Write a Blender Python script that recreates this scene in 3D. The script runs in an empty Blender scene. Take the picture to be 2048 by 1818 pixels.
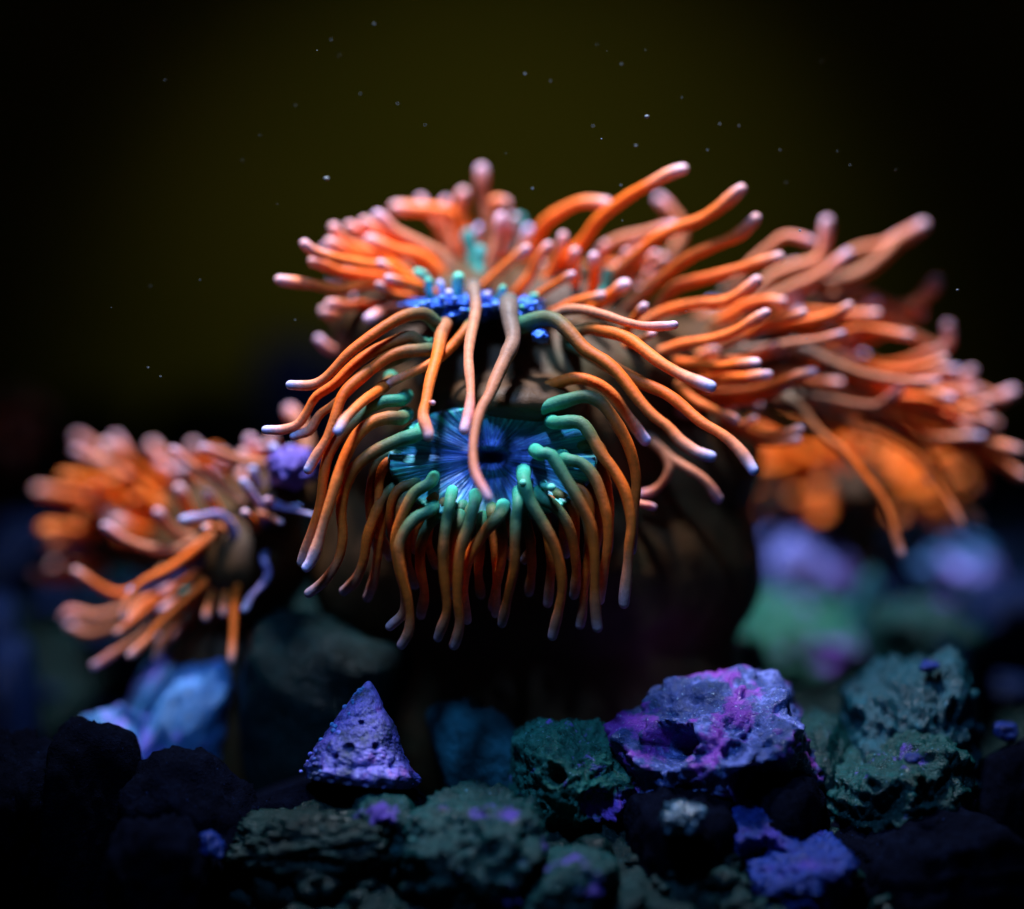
import bpy, bmesh, math, random
from mathutils import Vector, Matrix, noise
S = bpy.context.scene
COL = S.collection
R = math.radians

# ---------------------------------------------------------------- camera
D, TILT = 0.55, R(7.0)
fwd = Vector((0, math.cos(TILT), -math.sin(TILT))); upv = Vector((0, math.sin(TILT), math.cos(TILT)))
CAM = -fwd * D
cam = bpy.data.cameras.new('camera'); co = bpy.data.objects.new('camera', cam); COL.objects.link(co)
co.location = CAM; co.rotation_euler = (R(90) - TILT, 0, 0)
cam.sensor_width = 36; cam.lens = 36 * D / 0.2048
cam.clip_start = 0.01; cam.clip_end = 20
cam.dof.use_dof = True; cam.dof.focus_distance = D + 0.004; cam.dof.aperture_fstop = 2.7; cam.dof.aperture_blades = 0
S.camera = co
# ---------------------------------------------------------------- world, lamps, exposure
w = bpy.data.worlds.new('World'); S.world = w; w.use_nodes = True
bg = w.node_tree.nodes['Background']; bg.inputs[0].default_value = (0.25, 0.45, 1.0, 1); bg.inputs[1].default_value = 0.009
def lamp(name, kind, loc, target, power, color):
    l = bpy.data.lights.new(name, kind); o = bpy.data.objects.new(name, l); COL.objects.link(o)
    o.location = loc; o.rotation_euler = (Vector(target) - Vector(loc)).to_track_quat('-Z', 'Y').to_euler()
    l.energy = power; l.color = color; return l
L = lamp('aquarium_light', 'SPOT', (-0.035, 0.055, 0.46), (0.015, 0.080, 0.005), 34.0, (0.82, 0.86, 1.0))
L.spot_size = R(47); L.spot_blend = 1.0; L.shadow_soft_size = 0.038
A_ = lamp('added_blue_fill', 'SPOT', (-0.07, -0.20, 0.40), (0.008, 0.005, -0.055), 9.5, (0.20, 0.46, 1.0))  # added fill spot: brings blue light to rock fronts and disc
A_.spot_size = R(31); A_.spot_blend = 1.0; A_.shadow_soft_size = 0.035
B = lamp('added_wall_glow', 'SPOT', (-0.01, 0.13, 0.26), (-0.005, 0.50, -0.03), 1.05, (1.0, 0.95, 0.75))  # added spot: its pool makes the glow on the back wall
B.spot_size = R(47); B.spot_blend = 1.0; B.shadow_soft_size = 0.03
S.view_settings.view_transform = 'Standard'; S.view_settings.look = 'None'
S.view_settings.exposure = 0.0; S.view_settings.gamma = 1.0; S.view_settings.use_curve_mapping = False

def P(px, py, y=0.0):
    """the point at depth y (metres) seen at photo pixel (px, py)"""
    k = 1e-4 / D
    d = fwd + Vector((1, 0, 0)) * ((px - 1024) * k) + upv * ((909 - py) * k)
    return CAM + d * ((y - CAM.y) / d.y)
def PX(y): return 1e-4 * (y - CAM.y) / (D * math.cos(TILT))      # metres per photo pixel at depth y
GROUND = -0.096
def sstep(a, b, x):
    t = max(0.0, min(1.0, (x - a) / (b - a))); return t * t * (3 - 2 * t)
def bed(x, y):
    """height of the seabed: a low heap of rubble in front, a hollow at the anemones' feet, a shelf behind"""
    front = .018 * sstep(-.06, -.008, y) * (1 - sstep(.022, .05, y)) * sstep(-.075, -.03, x) * (1 - sstep(.06, .10, x))
    return GROUND + front + .040 * sstep(.07, .14, y)

# ---------------------------------------------------------------- helpers
def mesh_obj(name, verts, faces, mat, parent=None, smooth=True, attrs=None):
    off = parent.location if parent else Vector((0, 0, 0))
    p = parent.parent if parent and parent.parent else None
    if p: off = off + p.location
    me = bpy.data.meshes.new(name); me.from_pydata([tuple(Vector(v) - off) for v in verts], [], faces)
    me.validate(); me.update()
    if smooth: me.polygons.foreach_set('use_smooth', [True] * len(me.polygons))
    for k, vals in (attrs or {}).items():
        a = me.attributes.new(k, 'FLOAT', 'POINT'); a.data.foreach_set('value', vals)
    me.materials.append(mat)
    o = bpy.data.objects.new(name, me); COL.objects.link(o)
    if parent: o.parent = parent
    return o
def tag(o, label=None, cat=None, group=None, kind=None):
    if label: o['label'] = label
    if cat: o['category'] = cat
    if group: o['group'] = group
    if kind: o['kind'] = kind
    return o
def empty(name, loc):
    o = bpy.data.objects.new(name, None); COL.objects.link(o); o.location = loc; o.empty_display_size = 0.01; return o

ICO = {}
def ico(n):
    if n not in ICO:
        bm = bmesh.new(); bmesh.ops.create_icosphere(bm, subdivisions=n, radius=1.0)
        ICO[n] = ([v.co.copy() for v in bm.verts], [[v.index for v in f.verts] for f in bm.faces]); bm.free()
    return ICO[n]

# ---------------------------------------------------------------- materials
def newmat(name):
    m = bpy.data.materials.new(name); m.use_nodes = True; nt = m.node_tree
    return m, nt, nt.nodes['Principled BSDF']
def N(nt, t, **kw):
    n = nt.nodes.new(t)
    for k, v in kw.items():
        if k in n.inputs: n.inputs[k].default_value = v
        else: setattr(n, k, v)
    return n
def ramp(nt, stops, fac, interp='LINEAR'):
    r = nt.nodes.new('ShaderNodeValToRGB'); cr = r.color_ramp; cr.interpolation = interp
    while len(cr.elements) > 1: cr.elements.remove(cr.elements[-1])
    for i, (p, c) in enumerate(stops):
        e = cr.elements[0] if i == 0 else cr.elements.new(p)
        e.position = p; e.color = (*c, 1)
    nt.links.new(fac, r.inputs[0]); return r.outputs[0]
def mixc(nt, fac, a, b, mode='MIX'):
    m = nt.nodes.new('ShaderNodeMix'); m.data_type = 'RGBA'; m.blend_type = mode
    for sock, v in ((m.inputs[0], fac), (m.inputs[6], a), (m.inputs[7], b)):
        if hasattr(v, 'is_output'): nt.links.new(v, sock)
        else: sock.default_value = v if not isinstance(v, tuple) else (*v, 1)
    return m.outputs[2]
def math_(nt, op, a, b=0.0):
    m = nt.nodes.new('ShaderNodeMath'); m.operation = op
    for i, v in enumerate((a, b)):
        if hasattr(v, 'is_output'): nt.links.new(v, m.inputs[i])
        else: m.inputs[i].default_value = v
    return m.outputs[0]
def noise_(nt, scale, detail=4, rough=0.6, vec=None, out=0):
    n = N(nt, 'ShaderNodeTexNoise'); n.inputs['Scale'].default_value = scale
    n.inputs['Detail'].default_value = detail; n.inputs['Roughness'].default_value = rough
    if vec: nt.links.new(vec, n.inputs['Vector'])
    return n.outputs[out]
def bump_(nt, h, strength, dist, b):
    n = N(nt, 'ShaderNodeBump'); n.inputs['Strength'].default_value = strength; n.inputs['Distance'].default_value = dist
    nt.links.new(h, n.inputs['Height']); nt.links.new(n.outputs[0], b.inputs['Normal'])

def tentacle_mat(name, stops, sss=0.30):
    m, nt, b = newmat(name)
    a = N(nt, 'ShaderNodeAttribute', attribute_name='t'); oi = N(nt, 'ShaderNodeObjectInfo'); tc = N(nt, 'ShaderNodeTexCoord')
    n1 = noise_(nt, 260, 3, 0.6, tc.outputs['Object'])
    j = math_(nt, 'MULTIPLY', math_(nt, 'SUBTRACT', oi.outputs['Random'], 0.5), 0.16)
    j2 = math_(nt, 'MULTIPLY', math_(nt, 'SUBTRACT', n1, 0.5), 0.12)
    e = math_(nt, 'MULTIPLY', math_(nt, 'MULTIPLY', a.outputs['Fac'], math_(nt, 'SUBTRACT', 1.0, a.outputs['Fac'])), 4.0)
    t = math_(nt, 'ADD', a.outputs['Fac'], math_(nt, 'MULTIPLY', math_(nt, 'ADD', j, j2), e))
    c = ramp(nt, stops, t)
    n2 = noise_(nt, 1500, 3, 0.7, tc.outputs['Object'])
    v = math_(nt, 'ADD', math_(nt, 'MULTIPLY', n2, 0.7), 0.62)
    v = math_(nt, 'MULTIPLY', v, math_(nt, 'ADD', math_(nt, 'MULTIPLY', oi.outputs['Random'], 0.35), 0.75))
    bv = N(nt, 'ShaderNodeCombineXYZ'); nt.links.new(math_(nt, 'MULTIPLY', a.outputs['Fac'], 26), bv.inputs[0]); nt.links.new(math_(nt, 'MULTIPLY', oi.outputs['Random'], 90), bv.inputs[1])
    v = math_(nt, 'MULTIPLY', v, math_(nt, 'ADD', math_(nt, 'MULTIPLY', noise_(nt, 1.0, 2, .6, bv.outputs[0]), .7), .65))
    comb = N(nt, 'ShaderNodeCombineColor')
    for i in range(3): nt.links.new(v, comb.inputs[i])
    c = mixc(nt, 1.0, c, comb.outputs[0], 'MULTIPLY')
    nt.links.new(c, b.inputs['Base Color'])
    b.inputs['Roughness'].default_value = 0.58; b.inputs['Specular IOR Level'].default_value = 0.22
    b.inputs['Subsurface Weight'].default_value = sss; b.inputs['Subsurface Scale'].default_value = 0.0012
    b.inputs['Subsurface Radius'].default_value = (1.0, 0.4, 0.15)
    bump_(nt, n2, 0.3, 0.0004, b)
    return m
ORG = (0.95, 0.155, 0.010); SAL = (0.95, 0.33, 0.19); LAV = (0.70, 0.62, 0.98)
TM = {
 'f': tentacle_mat('tentacle_green_base', [(0, (.06, .52, .36)), (.12, (.04, .34, .20)), (.25, (.04, .17, .09)), (.36, (.10, .10, .035)), (.46, (.34, .08, .010)), (.60, (.80, .13, .008)), (.80, (.75, .14, .015)), (.94, (.45, .17, .10)), (1, (.45, .28, .32))]),
 'g': tentacle_mat('tentacle_draped', [(0, (.04, .34, .22)), (.11, (.05, .20, .11)), (.22, (.11, .11, .045)), (.36, (.50, .11, .012)), (.55, ORG), (.80, (.95, .21, .045)), (.92, SAL), (.97, (.85, .50, .55)), (1, LAV)]),
 'h': tentacle_mat('tentacle_orange', [(0, (.05, .10, .06)), (.15, (.20, .12, .07)), (.32, (.55, .16, .05)), (.50, ORG), (.85, (.95, .19, .03)), (.95, (.95, .28, .14)), (1, (.85, .44, .44))]),
 'o': tentacle_mat('tentacle_bright_orange', [(0, (.30, .07, .01)), (.2, (.75, .13, .008)), (.85, ORG), (.95, SAL), (1, (.85, .5, .55))]),
 'p': tentacle_mat('tentacle_rosy', [(0, (.08, .09, .08)), (.25, (.22, .13, .09)), (.5, (.48, .17, .08)), (.85, (.70, .22, .11)), (.95, (.80, .28, .24)), (1, (.70, .42, .52))]),
 'v': tentacle_mat('tentacle_violet', [(0, (.03, .16, .25)), (.4, (.13, .13, .38)), (.8, (.38, .26, .48)), (1, (.62, .55, .85))]),
 'b': tentacle_mat('tentacle_blue', [(0, (.03, .10, .45)), (.5, (.07, .20, .80)), (1, (.14, .32, .90))]),
 'q': tentacle_mat('tentacle_dark_teal', [(0, (.02, .14, .10)), (.4, (.03, .26, .17)), (1, (.05, .30, .28))]),
 'r': tentacle_mat('tentacle_deep_orange', [(0, (.40, .08, .005)), (.3, (.85, .15, .006)), (.9, (.98, .20, .012)), (1, (.98, .24, .05))]),
 'k': tentacle_mat('tentacle_teal', [(0, (.03, .25, .45)), (.4, (.05, .50, .38)), (1, (.15, .62, .42))]),
}
def body_mat(name, c0, c1, c2):
    m, nt, b = newmat(name); tc = N(nt, 'ShaderNodeTexCoord')
    n = noise_(nt, 60, 5, 0.65, tc.outputs['Object'])
    c = ramp(nt, [(0.3, c0), (0.55, c1), (0.75, c2)], n); nt.links.new(c, b.inputs['Base Color'])
    b.inputs['Roughness'].default_value = 0.6; b.inputs['Specular IOR Level'].default_value = 0.2
    bump_(nt, noise_(nt, 500, 4, 0.7, tc.outputs['Object']), 0.4, 0.0006, b); return m
M_COLUMN = body_mat('column_brown', (.042, .017, .006), (.068, .030, .009), (.040, .042, .016))
M_BLUE = body_mat('disc_blue', (.02, .10, .38), (.05, .17, .70), (.10, .50, .55))
M_TEAL = body_mat('disc_teal', (.02, .34, .24), (.04, .50, .46), (.03, .35, .60))
def disc_mat():
    m, nt, b = newmat('oral_disc_streaked')
    s, ca, sa = (N(nt, 'ShaderNodeAttribute', attribute_name=k).outputs['Fac'] for k in ('s', 'ca', 'sa'))
    def radial(k, ks):
        cv = N(nt, 'ShaderNodeCombineXYZ')
        for i, (q, m_) in enumerate(((ca, k), (sa, k), (s, ks))): nt.links.new(math_(nt, 'MULTIPLY', q, m_), cv.inputs[i])
        return cv.outputs[0]
    st = noise_(nt, 1.0, 3, 0.6, radial(13, 1.2))
    tc = N(nt, 'ShaderNodeTexCoord'); fl = noise_(nt, 1.0, 3, 0.7, radial(22, 9))
    base = ramp(nt, [(0, (.03, .05, .22)), (.25, (.11, .20, .80)), (.5, (.12, .26, .76)), (.74, (.07, .42, .56)), (1, (.06, .55, .38))], s)
    dark = mixc(nt, ramp(nt, [(.34, (0, 0, 0)), (.64, (1, 1, 1))], st), (.025, .07, .16), base)
    c = mixc(nt, math_(nt, 'MULTIPLY', ramp(nt, [(.54, (0, 0, 0)), (.66, (1, 1, 1))], fl), 0.6), dark, (.26, .50, .85))
    nt.links.new(c, b.inputs['Base Color']); b.inputs['Roughness'].default_value = 0.5; b.inputs['Specular IOR Level'].default_value = .25
    bump_(nt, st, 0.6, 0.0008, b); return m
M_DISC = disc_mat()

def rock_mat(name, dark, mid, hi, patch=None, patch_amt=0.5, fleck=(.45, .65, .85), gloss=0.36, spec=0.5):
    m, nt, b = newmat(name); tc = N(nt, 'ShaderNodeTexCoord'); v = tc.outputs['Object']
    n1 = noise_(nt, 70, 6, 0.7, v); n2 = noise_(nt, 420, 5, 0.75, v); n3 = noise_(nt, 1300, 3, 0.7, v)
    c = ramp(nt, [(.30, dark), (.52, mid), (.72, hi)], math_(nt, 'ADD', math_(nt, 'MULTIPLY', n1, .55), math_(nt, 'MULTIPLY', n2, .45)))
    if patch:
        pn = noise_(nt, 95, 4, 0.65, v, 0); g = N(nt, 'ShaderNodeVectorMath', operation='ADD'); g.inputs[1].default_value = (3.1, 7.7, 1.3)
        nt.links.new(v, g.inputs[0]); pn = noise_(nt, 85, 4, 0.65, g.outputs[0])
        c = mixc(nt, ramp(nt, [(.60 - .25 * patch_amt, (0, 0, 0)), (.68 - .25 * patch_amt, (1, 1, 1))], pn), c, patch)
    c = mixc(nt, ramp(nt, [(.66, (0, 0, 0)), (.74, (1, 1, 1))], n3), c, fleck)
    c = mixc(nt, ramp(nt, [(.28, (1, 1, 1)), (.40, (0, 0, 0))], n2), c, tuple(x * .3 for x in dark))
    nt.links.new(c, b.inputs['Base Color'])
    b.inputs['Roughness'].default_value = gloss; b.inputs['Specular IOR Level'].default_value = spec
    bump_(nt, math_(nt, 'ADD', n2, math_(nt, 'MULTIPLY', n3, .5)), 0.8, 0.0012, b); return m
RM = {  # green, teal and dim carry foreground darkness in their base colour
 'green': rock_mat('rock_green_algae', (.0008, .008, .008), (.002, .026, .026), (.006, .060, .060), (.06, .03, .22), .06, (.08, .20, .32), .25, .12),
 'green_lit': rock_mat('rock_green_algae_lit', (.003, .022, .016), (.012, .095, .068), (.03, .19, .15), (.18, .07, .48), .16, (.25, .45, .55), .25, .16),  # lit copy of green: colour raised to offset the crown's shadow
 'teal': rock_mat('rock_teal', (.001, .011, .016), (.004, .036, .050), (.010, .08, .12), None, .2, (.12, .28, .42), .25, .14),
 'slab': rock_mat('rock_teal_lifted', (.005, .040, .052), (.012, .095, .125), (.03, .16, .21), None, .2, (.15, .32, .44), .3, .12),  # teal brightened in colour because the slab stands in shadow
 'hero': rock_mat('rock_lavender_knobbly', (.004, .020, .032), (.030, .050, .18), (.25, .29, .80), (.17, .035, .30), .40, (.45, .65, .85), .25, .22),
 'blue': rock_mat('rock_blue', (.001, .006, .04), (.004, .016, .12), (.012, .055, .24), (.02, .012, .14), .2, (.06, .15, .42), .25, .12),
 'navy': rock_mat('rock_navy', (.001, .004, .016), (.003, .010, .045), (.008, .028, .10), None, .2, (.02, .05, .16), .3, .06),
 'shaded_green': rock_mat('rock_shaded_green', (.0006, .004, .004), (.0015, .010, .010), (.004, .026, .028), None, .2, (.03, .09, .13), .25, .08),  # shaded copy of dim: foreground darkness put into the colour
 'sky': rock_mat('rock_pale_blue', (.02, .10, .22), (.04, .20, .50), (.16, .36, .85), (.26, .22, .85), .35),
 'violet': rock_mat('rock_violet', (.03, .05, .22), (.09, .12, .46), (.20, .26, .72), (.10, .05, .26), .3),
 'dark': rock_mat('rock_shadow_black', (.0008, .001, .002), (.0015, .002, .005), (.003, .005, .014), None, .2, (.004, .010, .04), .8, .0),  # near-black colour stands in for shadow on the low rocks
 'dim': rock_mat('rock_dim_greenish', (.001, .005, .004), (.002, .012, .011), (.005, .026, .026), None, .2, (.03, .08, .10), .25, .1),
}

# ---------------------------------------------------------------- tubes
def catmull(pts, n):
    q = [pts[0] * 2 - pts[1]] + pts + [pts[-1] * 2 - pts[-2]]
    dense = []
    for i in range(1, len(q) - 2):
        for k in range(12):
            t = k / 12; a, b, c, d = q[i - 1], q[i], q[i + 1], q[i + 2]
            dense.append(0.5 * ((2 * b) + (c - a) * t + (2 * a - 5 * b + 4 * c - d) * t * t + (3 * b - a - 3 * c + d) * t ** 3))
    dense.append(pts[-1].copy())
    L_ = [0.0]
    for i in range(1, len(dense)): L_.append(L_[-1] + (dense[i] - dense[i - 1]).length)
    out = []; j = 0
    for i in range(n):
        s = L_[-1] * i / (n - 1)
        while j < len(L_) - 2 and L_[j + 1] < s: j += 1
        u = (s - L_[j]) / max(1e-9, L_[j + 1] - L_[j]); out.append(dense[j].lerp(dense[j + 1], min(1, u)))
    return out, L_[-1]
def tube(pts3, r0, r1, rnd, sides=12, bulb=0.10):
    path, length = catmull(pts3, max(16, min(44, int(8 + sum((pts3[i + 1] - pts3[i]).length for i in range(len(pts3) - 1)) / 0.0009))))
    n = len(path); ph = rnd.random() * 100
    for i in range(2, n - 1):
        s = path[i] * 90
        path[i] = path[i] + noise.noise_vector(s + Vector((ph, 0, 0))) * r1 * 0.32
    verts, faces, ts = [], [], []
    tan = (path[1] - path[0]).normalized(); nrm = tan.orthogonal().normalized()
    cap = []
    def ring(c, r, nr, bn, t):
        for k in range(sides):
            a = 2 * math.pi * k / sides; verts.append(c + (nr * math.cos(a) + bn * math.sin(a)) * r); ts.append(t)
    rads = []
    for i in range(n):
        s = i / (n - 1)
        r = r0 + (r1 - r0) * min(1, s / 0.75) ** 0.8
        r *= 1 + bulb * math.exp(-((s - .93) / .05) ** 2) - 0.6 * bulb * math.exp(-((s - .80) / .06) ** 2)
        r *= 1 + 0.09 * noise.noise(Vector((ph, s * length * 260, 0))) + 0.05 * noise.noise(Vector((s * length * 900, ph, 3)))
        rads.append(r)
    for i in range(n):
        if i: 
            tn = (path[i] - path[i - 1]).normalized() if i == n - 1 else (path[i + 1] - path[i - 1]).normalized()
            nrm = (nrm - tn * nrm.dot(tn)).normalized(); tan = tn
        ring(path[i], rads[i], nrm, tan.cross(nrm), i / (n - 1))
    rr = rads[-1]
    for a in (28, 52, 72):
        ring(path[-1] + tan * rr * math.sin(R(a)), rr * math.cos(R(a)), nrm, tan.cross(nrm), 1.0)
    verts.append(path[-1] + tan * rr); ts.append(1.0); tip = len(verts) - 1
    verts.append(path[0]); ts.append(0.0); bot = tip + 1
    m = n + 3
    for i in range(m - 1):
        for k in range(sides):
            k2 = (k + 1) % sides; faces.append((i * sides + k, i * sides + k2, (i + 1) * sides + k2, (i + 1) * sides + k))
    for k in range(sides):
        k2 = (k + 1) % sides; faces.append(((m - 1) * sides + k, (m - 1) * sides + k2, tip)); faces.append((k2, k, bot))
    return verts, faces, ts
RND = random.Random(7)
def tentacle(parent, px, y0, y1, w0, w1, mat, tipfirst=False, bulge=0.0, root=0.008, bulb=0.12, name='tentacle'):
    """px: photo pixels along the tentacle; y0/y1: depth of base and tip; w0/w1: widths in photo pixels"""
    if tipfirst: px = px[::-1]
    if parent is A and sum(p[0] for p in px) / len(px) > 1480:        # the right-hand lobe lies only a little behind the front
        y0, y1 = .030 + (y0 - .030) * .68, .030 + (y1 - .030) * .68; w0, w1 = w0 * .92, w1 * .90
    L_ = [0]
    for i in range(1, len(px)): L_.append(L_[-1] + math.hypot(px[i][0] - px[i - 1][0], px[i][1] - px[i - 1][1]))
    pts = []
    for (x, y), l in zip(px, L_):
        s = l / L_[-1]; pts.append(P(x, y, y0 + (y1 - y0) * s - bulge * math.sin(math.pi * s)))
    if root: 
        d = (pts[0] - pts[1]).normalized()
        pts = [pts[0] + Vector((0, root, 0)) + d * 0.001] + pts
    v, f, t = tube(pts, w0 * .43 * PX(y0), w1 * .42 * PX(y1), RND, bulb=bulb)
    return mesh_obj(name, v, f, TM[mat], parent, attrs={'t': t})

def blob_mesh(parts, voxel, amp=0.0015, freq=40, seed=0.0):
    """one continuous skin over several ellipsoids (centre, radii)"""
    bm = bmesh.new()
    for c, r in parts:
        res = bmesh.ops.create_icosphere(bm, subdivisions=4, radius=1.0)
        for v in res['verts']: v.co = Vector((v.co.x * r[0], v.co.y * r[1], v.co.z * r[2])) + c
    me = bpy.data.meshes.new('tmp'); bm.to_mesh(me); bm.free()
    o = bpy.data.objects.new('tmp', me); COL.objects.link(o)
    md = o.modifiers.new('r', 'REMESH'); md.mode = 'VOXEL'; md.voxel_size = voxel
    ms = o.modifiers.new('s', 'SMOOTH'); ms.iterations = 10; ms.factor = 0.5
    dg = bpy.context.evaluated_depsgraph_get(); ev = o.evaluated_get(dg); m2 = ev.to_mesh()
    vs = [v.co + v.normal * (noise.fractal(v.co * freq + Vector((seed, 0, 0)), 1.0, 2.0, 4) * amp) for v in m2.vertices]
    fs = [tuple(p.vertices) for p in m2.polygons]
    ev.to_mesh_clear(); bpy.data.objects.remove(o); bpy.data.meshes.remove(me)
    return vs, fs
def E(px, py, y, rx, rz, ry):
    k = PX(y); return (P(px, py, y), (rx * k, ry, rz * k))
def lump(parent, name, px, py, y, rx, rz, ry, mat, amp=0.15, freq=6, sub=4, seed=0):
    c, r = E(px, py, y, rx, rz, ry); vs, fs = ico(sub); out = []
    for v in vs:
        d = 1 + amp * noise.fractal(v * freq * .5 + Vector((seed, 1, 2)), 1.0, 2.0, 3)
        out.append(c + Vector((v.x * r[0], v.y * r[1], v.z * r[2])) * d)
    return mesh_obj(name, out, fs, mat, parent)

# ---------------------------------------------------------------- setting: seabed and back wall
def seabed():
    ys = [-.20 + .12 * k / 30 for k in range(30)] + [-.08 + .16 * k / 200 for k in range(200)] + [.08 + .44 * k / 110 for k in range(111)]
    nx = 420; vs = []
    for y in ys:
        for i in range(nx):
            u = -1 + 2 * i / (nx - 1); x = .14 * u + .41 * u ** 3; p = Vector((x, y, 0))
            vs.append((x, y, bed(x, y) + .006 * noise.fractal(p * 22, 1, 2, 5) + .0035 * noise.noise(p * 130) + .0022 * abs(noise.noise(p * 260)) + .0012 * noise.noise(p * 620)))
    ny = len(ys)
    fs = [(j * nx + i, j * nx + i + 1, (j + 1) * nx + i + 1, (j + 1) * nx + i) for j in range(ny - 1) for i in range(nx - 1)]
    tag(mesh_obj('seabed', vs, fs, RM['shaded_green']), kind='structure')
seabed()
def wall():
    m, nt, b = newmat('wall_olive_film'); tc = N(nt, 'ShaderNodeTexCoord')
    c = ramp(nt, [(.3, (.105, .108, .007)), (.7, (.15, .135, .012))], noise_(nt, 6, 3, .6, tc.outputs['Object']))
    nt.links.new(c, b.inputs['Base Color']); b.inputs['Roughness'].default_value = .9; b.inputs['Specular IOR Level'].default_value = .05
    y0, y1 = 0.50, 0.52; x = 1.0; z0, z1 = -0.16, 0.9
    vs = [(-x, y0, z0), (x, y0, z0), (x, y0, z1), (-x, y0, z1), (-x, y1, z0), (x, y1, z0), (x, y1, z1), (-x, y1, z1)]
    fs = [(0, 1, 2, 3), (5, 4, 7, 6), (4, 0, 3, 7), (1, 5, 6, 2), (3, 2, 6, 7), (4, 5, 1, 0)]
    tag(mesh_obj('back_wall', vs, fs, m, smooth=False), kind='structure')
wall()

# ---------------------------------------------------------------- main anemone
A = empty('sea_anemone', (P(1060, 1300, .055).x, .055, GROUND))
tag(A, 'large orange sea anemone with drooping tentacles fringing a blue oral disc on a brown column', 'sea anemone', 'sea anemones')
v, f = blob_mesh([
    (Vector((P(1075, 1150, .058).x, .058, -0.062)), (.047, .040, .040)),
    E(1075, 1130, .060, 455, 290, .042), E(1020, 860, .052, 330, 260, .036), E(1290, 930, .066, 235, 170, .032),
    E(975, 965, .036, 205, 118, .020), E(1150, 730, .055, 260, 120, .030),
    E(1035, 796, .020, 140, 46, .014), E(935, 590, .062, 130, 75, .022), E(1130, 600, .066, 170, 80, .024), E(1410, 705, .076, 190, 75, .020), E(1550, 735, .078, 90, 46, .016),
    E(780, 660, .060, 110, 90, .022)], 0.0016)
mesh_obj('column', v, f, M_COLUMN, A)
def oral_disc():
    vs, fs, ss, aa, bb = [], [], [], [], []; nr, na = 22, 220
    for i in range(nr + 1):
        s = i / nr
        for k in range(na):
            a = 2 * math.pi * k / na; ca, sa = math.cos(a), math.sin(a)
            wob = 1 + .05 * noise.noise(Vector((ca * 2, sa * 2, 4)))
            x = 985 + (205 * ca) * s * wob - 5 * (1 - s); y = 912 - (100 if sa > 0 else 132) * sa * s * wob
            dep = 0.010 * (1 - s * s) + s * s * (0.0015 + 0.010 * sstep(-.5, 1, sa)) + .0045 * math.exp(-((s * (1.0 if abs(ca) > .5 else 1.4)) / .13) ** 2) - .0016 * math.exp(-((s - .2) / .07) ** 2)
            dep += .0016 * s * s * math.sin(7 * a + 1.5 * math.sin(2 * a))
            dep += 0.00034 * math.sin(a * 84 + 3 * noise.noise(Vector((ca * 3, sa * 3, s * 2)))) * min(1, s * 1.6) * (1 - .4 * s)
            vs.append(P(x, y, dep)); ss.append(s); aa.append(ca); bb.append(sa)
    # turned-down rim behind the fringe
    for q, (g, dy) in enumerate(((1.03, .003), (1.02, .008), (.90, .016))):
        for k in range(na):
            a = 2 * math.pi * k / na; ca, sa = math.cos(a), math.sin(a)
            x = 985 + 205 * ca * g; y = 912 - (100 if sa > 0 else 132) * sa * g
            vs.append(P(x, y, 0.0015 + .010 * sstep(-.5, 1, sa) + .0016 * math.sin(7 * a + 1.5 * math.sin(2 * a)) + dy)); ss.append(1.0); aa.append(ca); bb.append(sa)
    for i in range(nr + 3):
        for k in range(na):
            k2 = (k + 1) % na; fs.append((i * na + k2, i * na + k, (i + 1) * na + k, (i + 1) * na + k2))
    return mesh_obj('oral_disc', vs, fs, M_DISC, A, attrs={'s': ss, 'ca': aa, 'sa': bb})
oral_disc()
lump(A, 'disc_fold', 925, 614, .032, 88, 20, .009, M_BLUE, .7, 9, 5, 1)
lump(A, 'disc_fold', 1040, 617, .030, 40, 18, .008, M_BLUE, .7, 9, 4, 2)
lump(A, 'disc_fold', 1081, 672, .015, 17, 15, .004, M_BLUE, .3, 6, 3, 3)
lump(A, 'disc_fold', 1680, 770, .085, 40, 16, .006, M_TEAL, .4, 6, 3, 8)

T = tentacle
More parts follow.
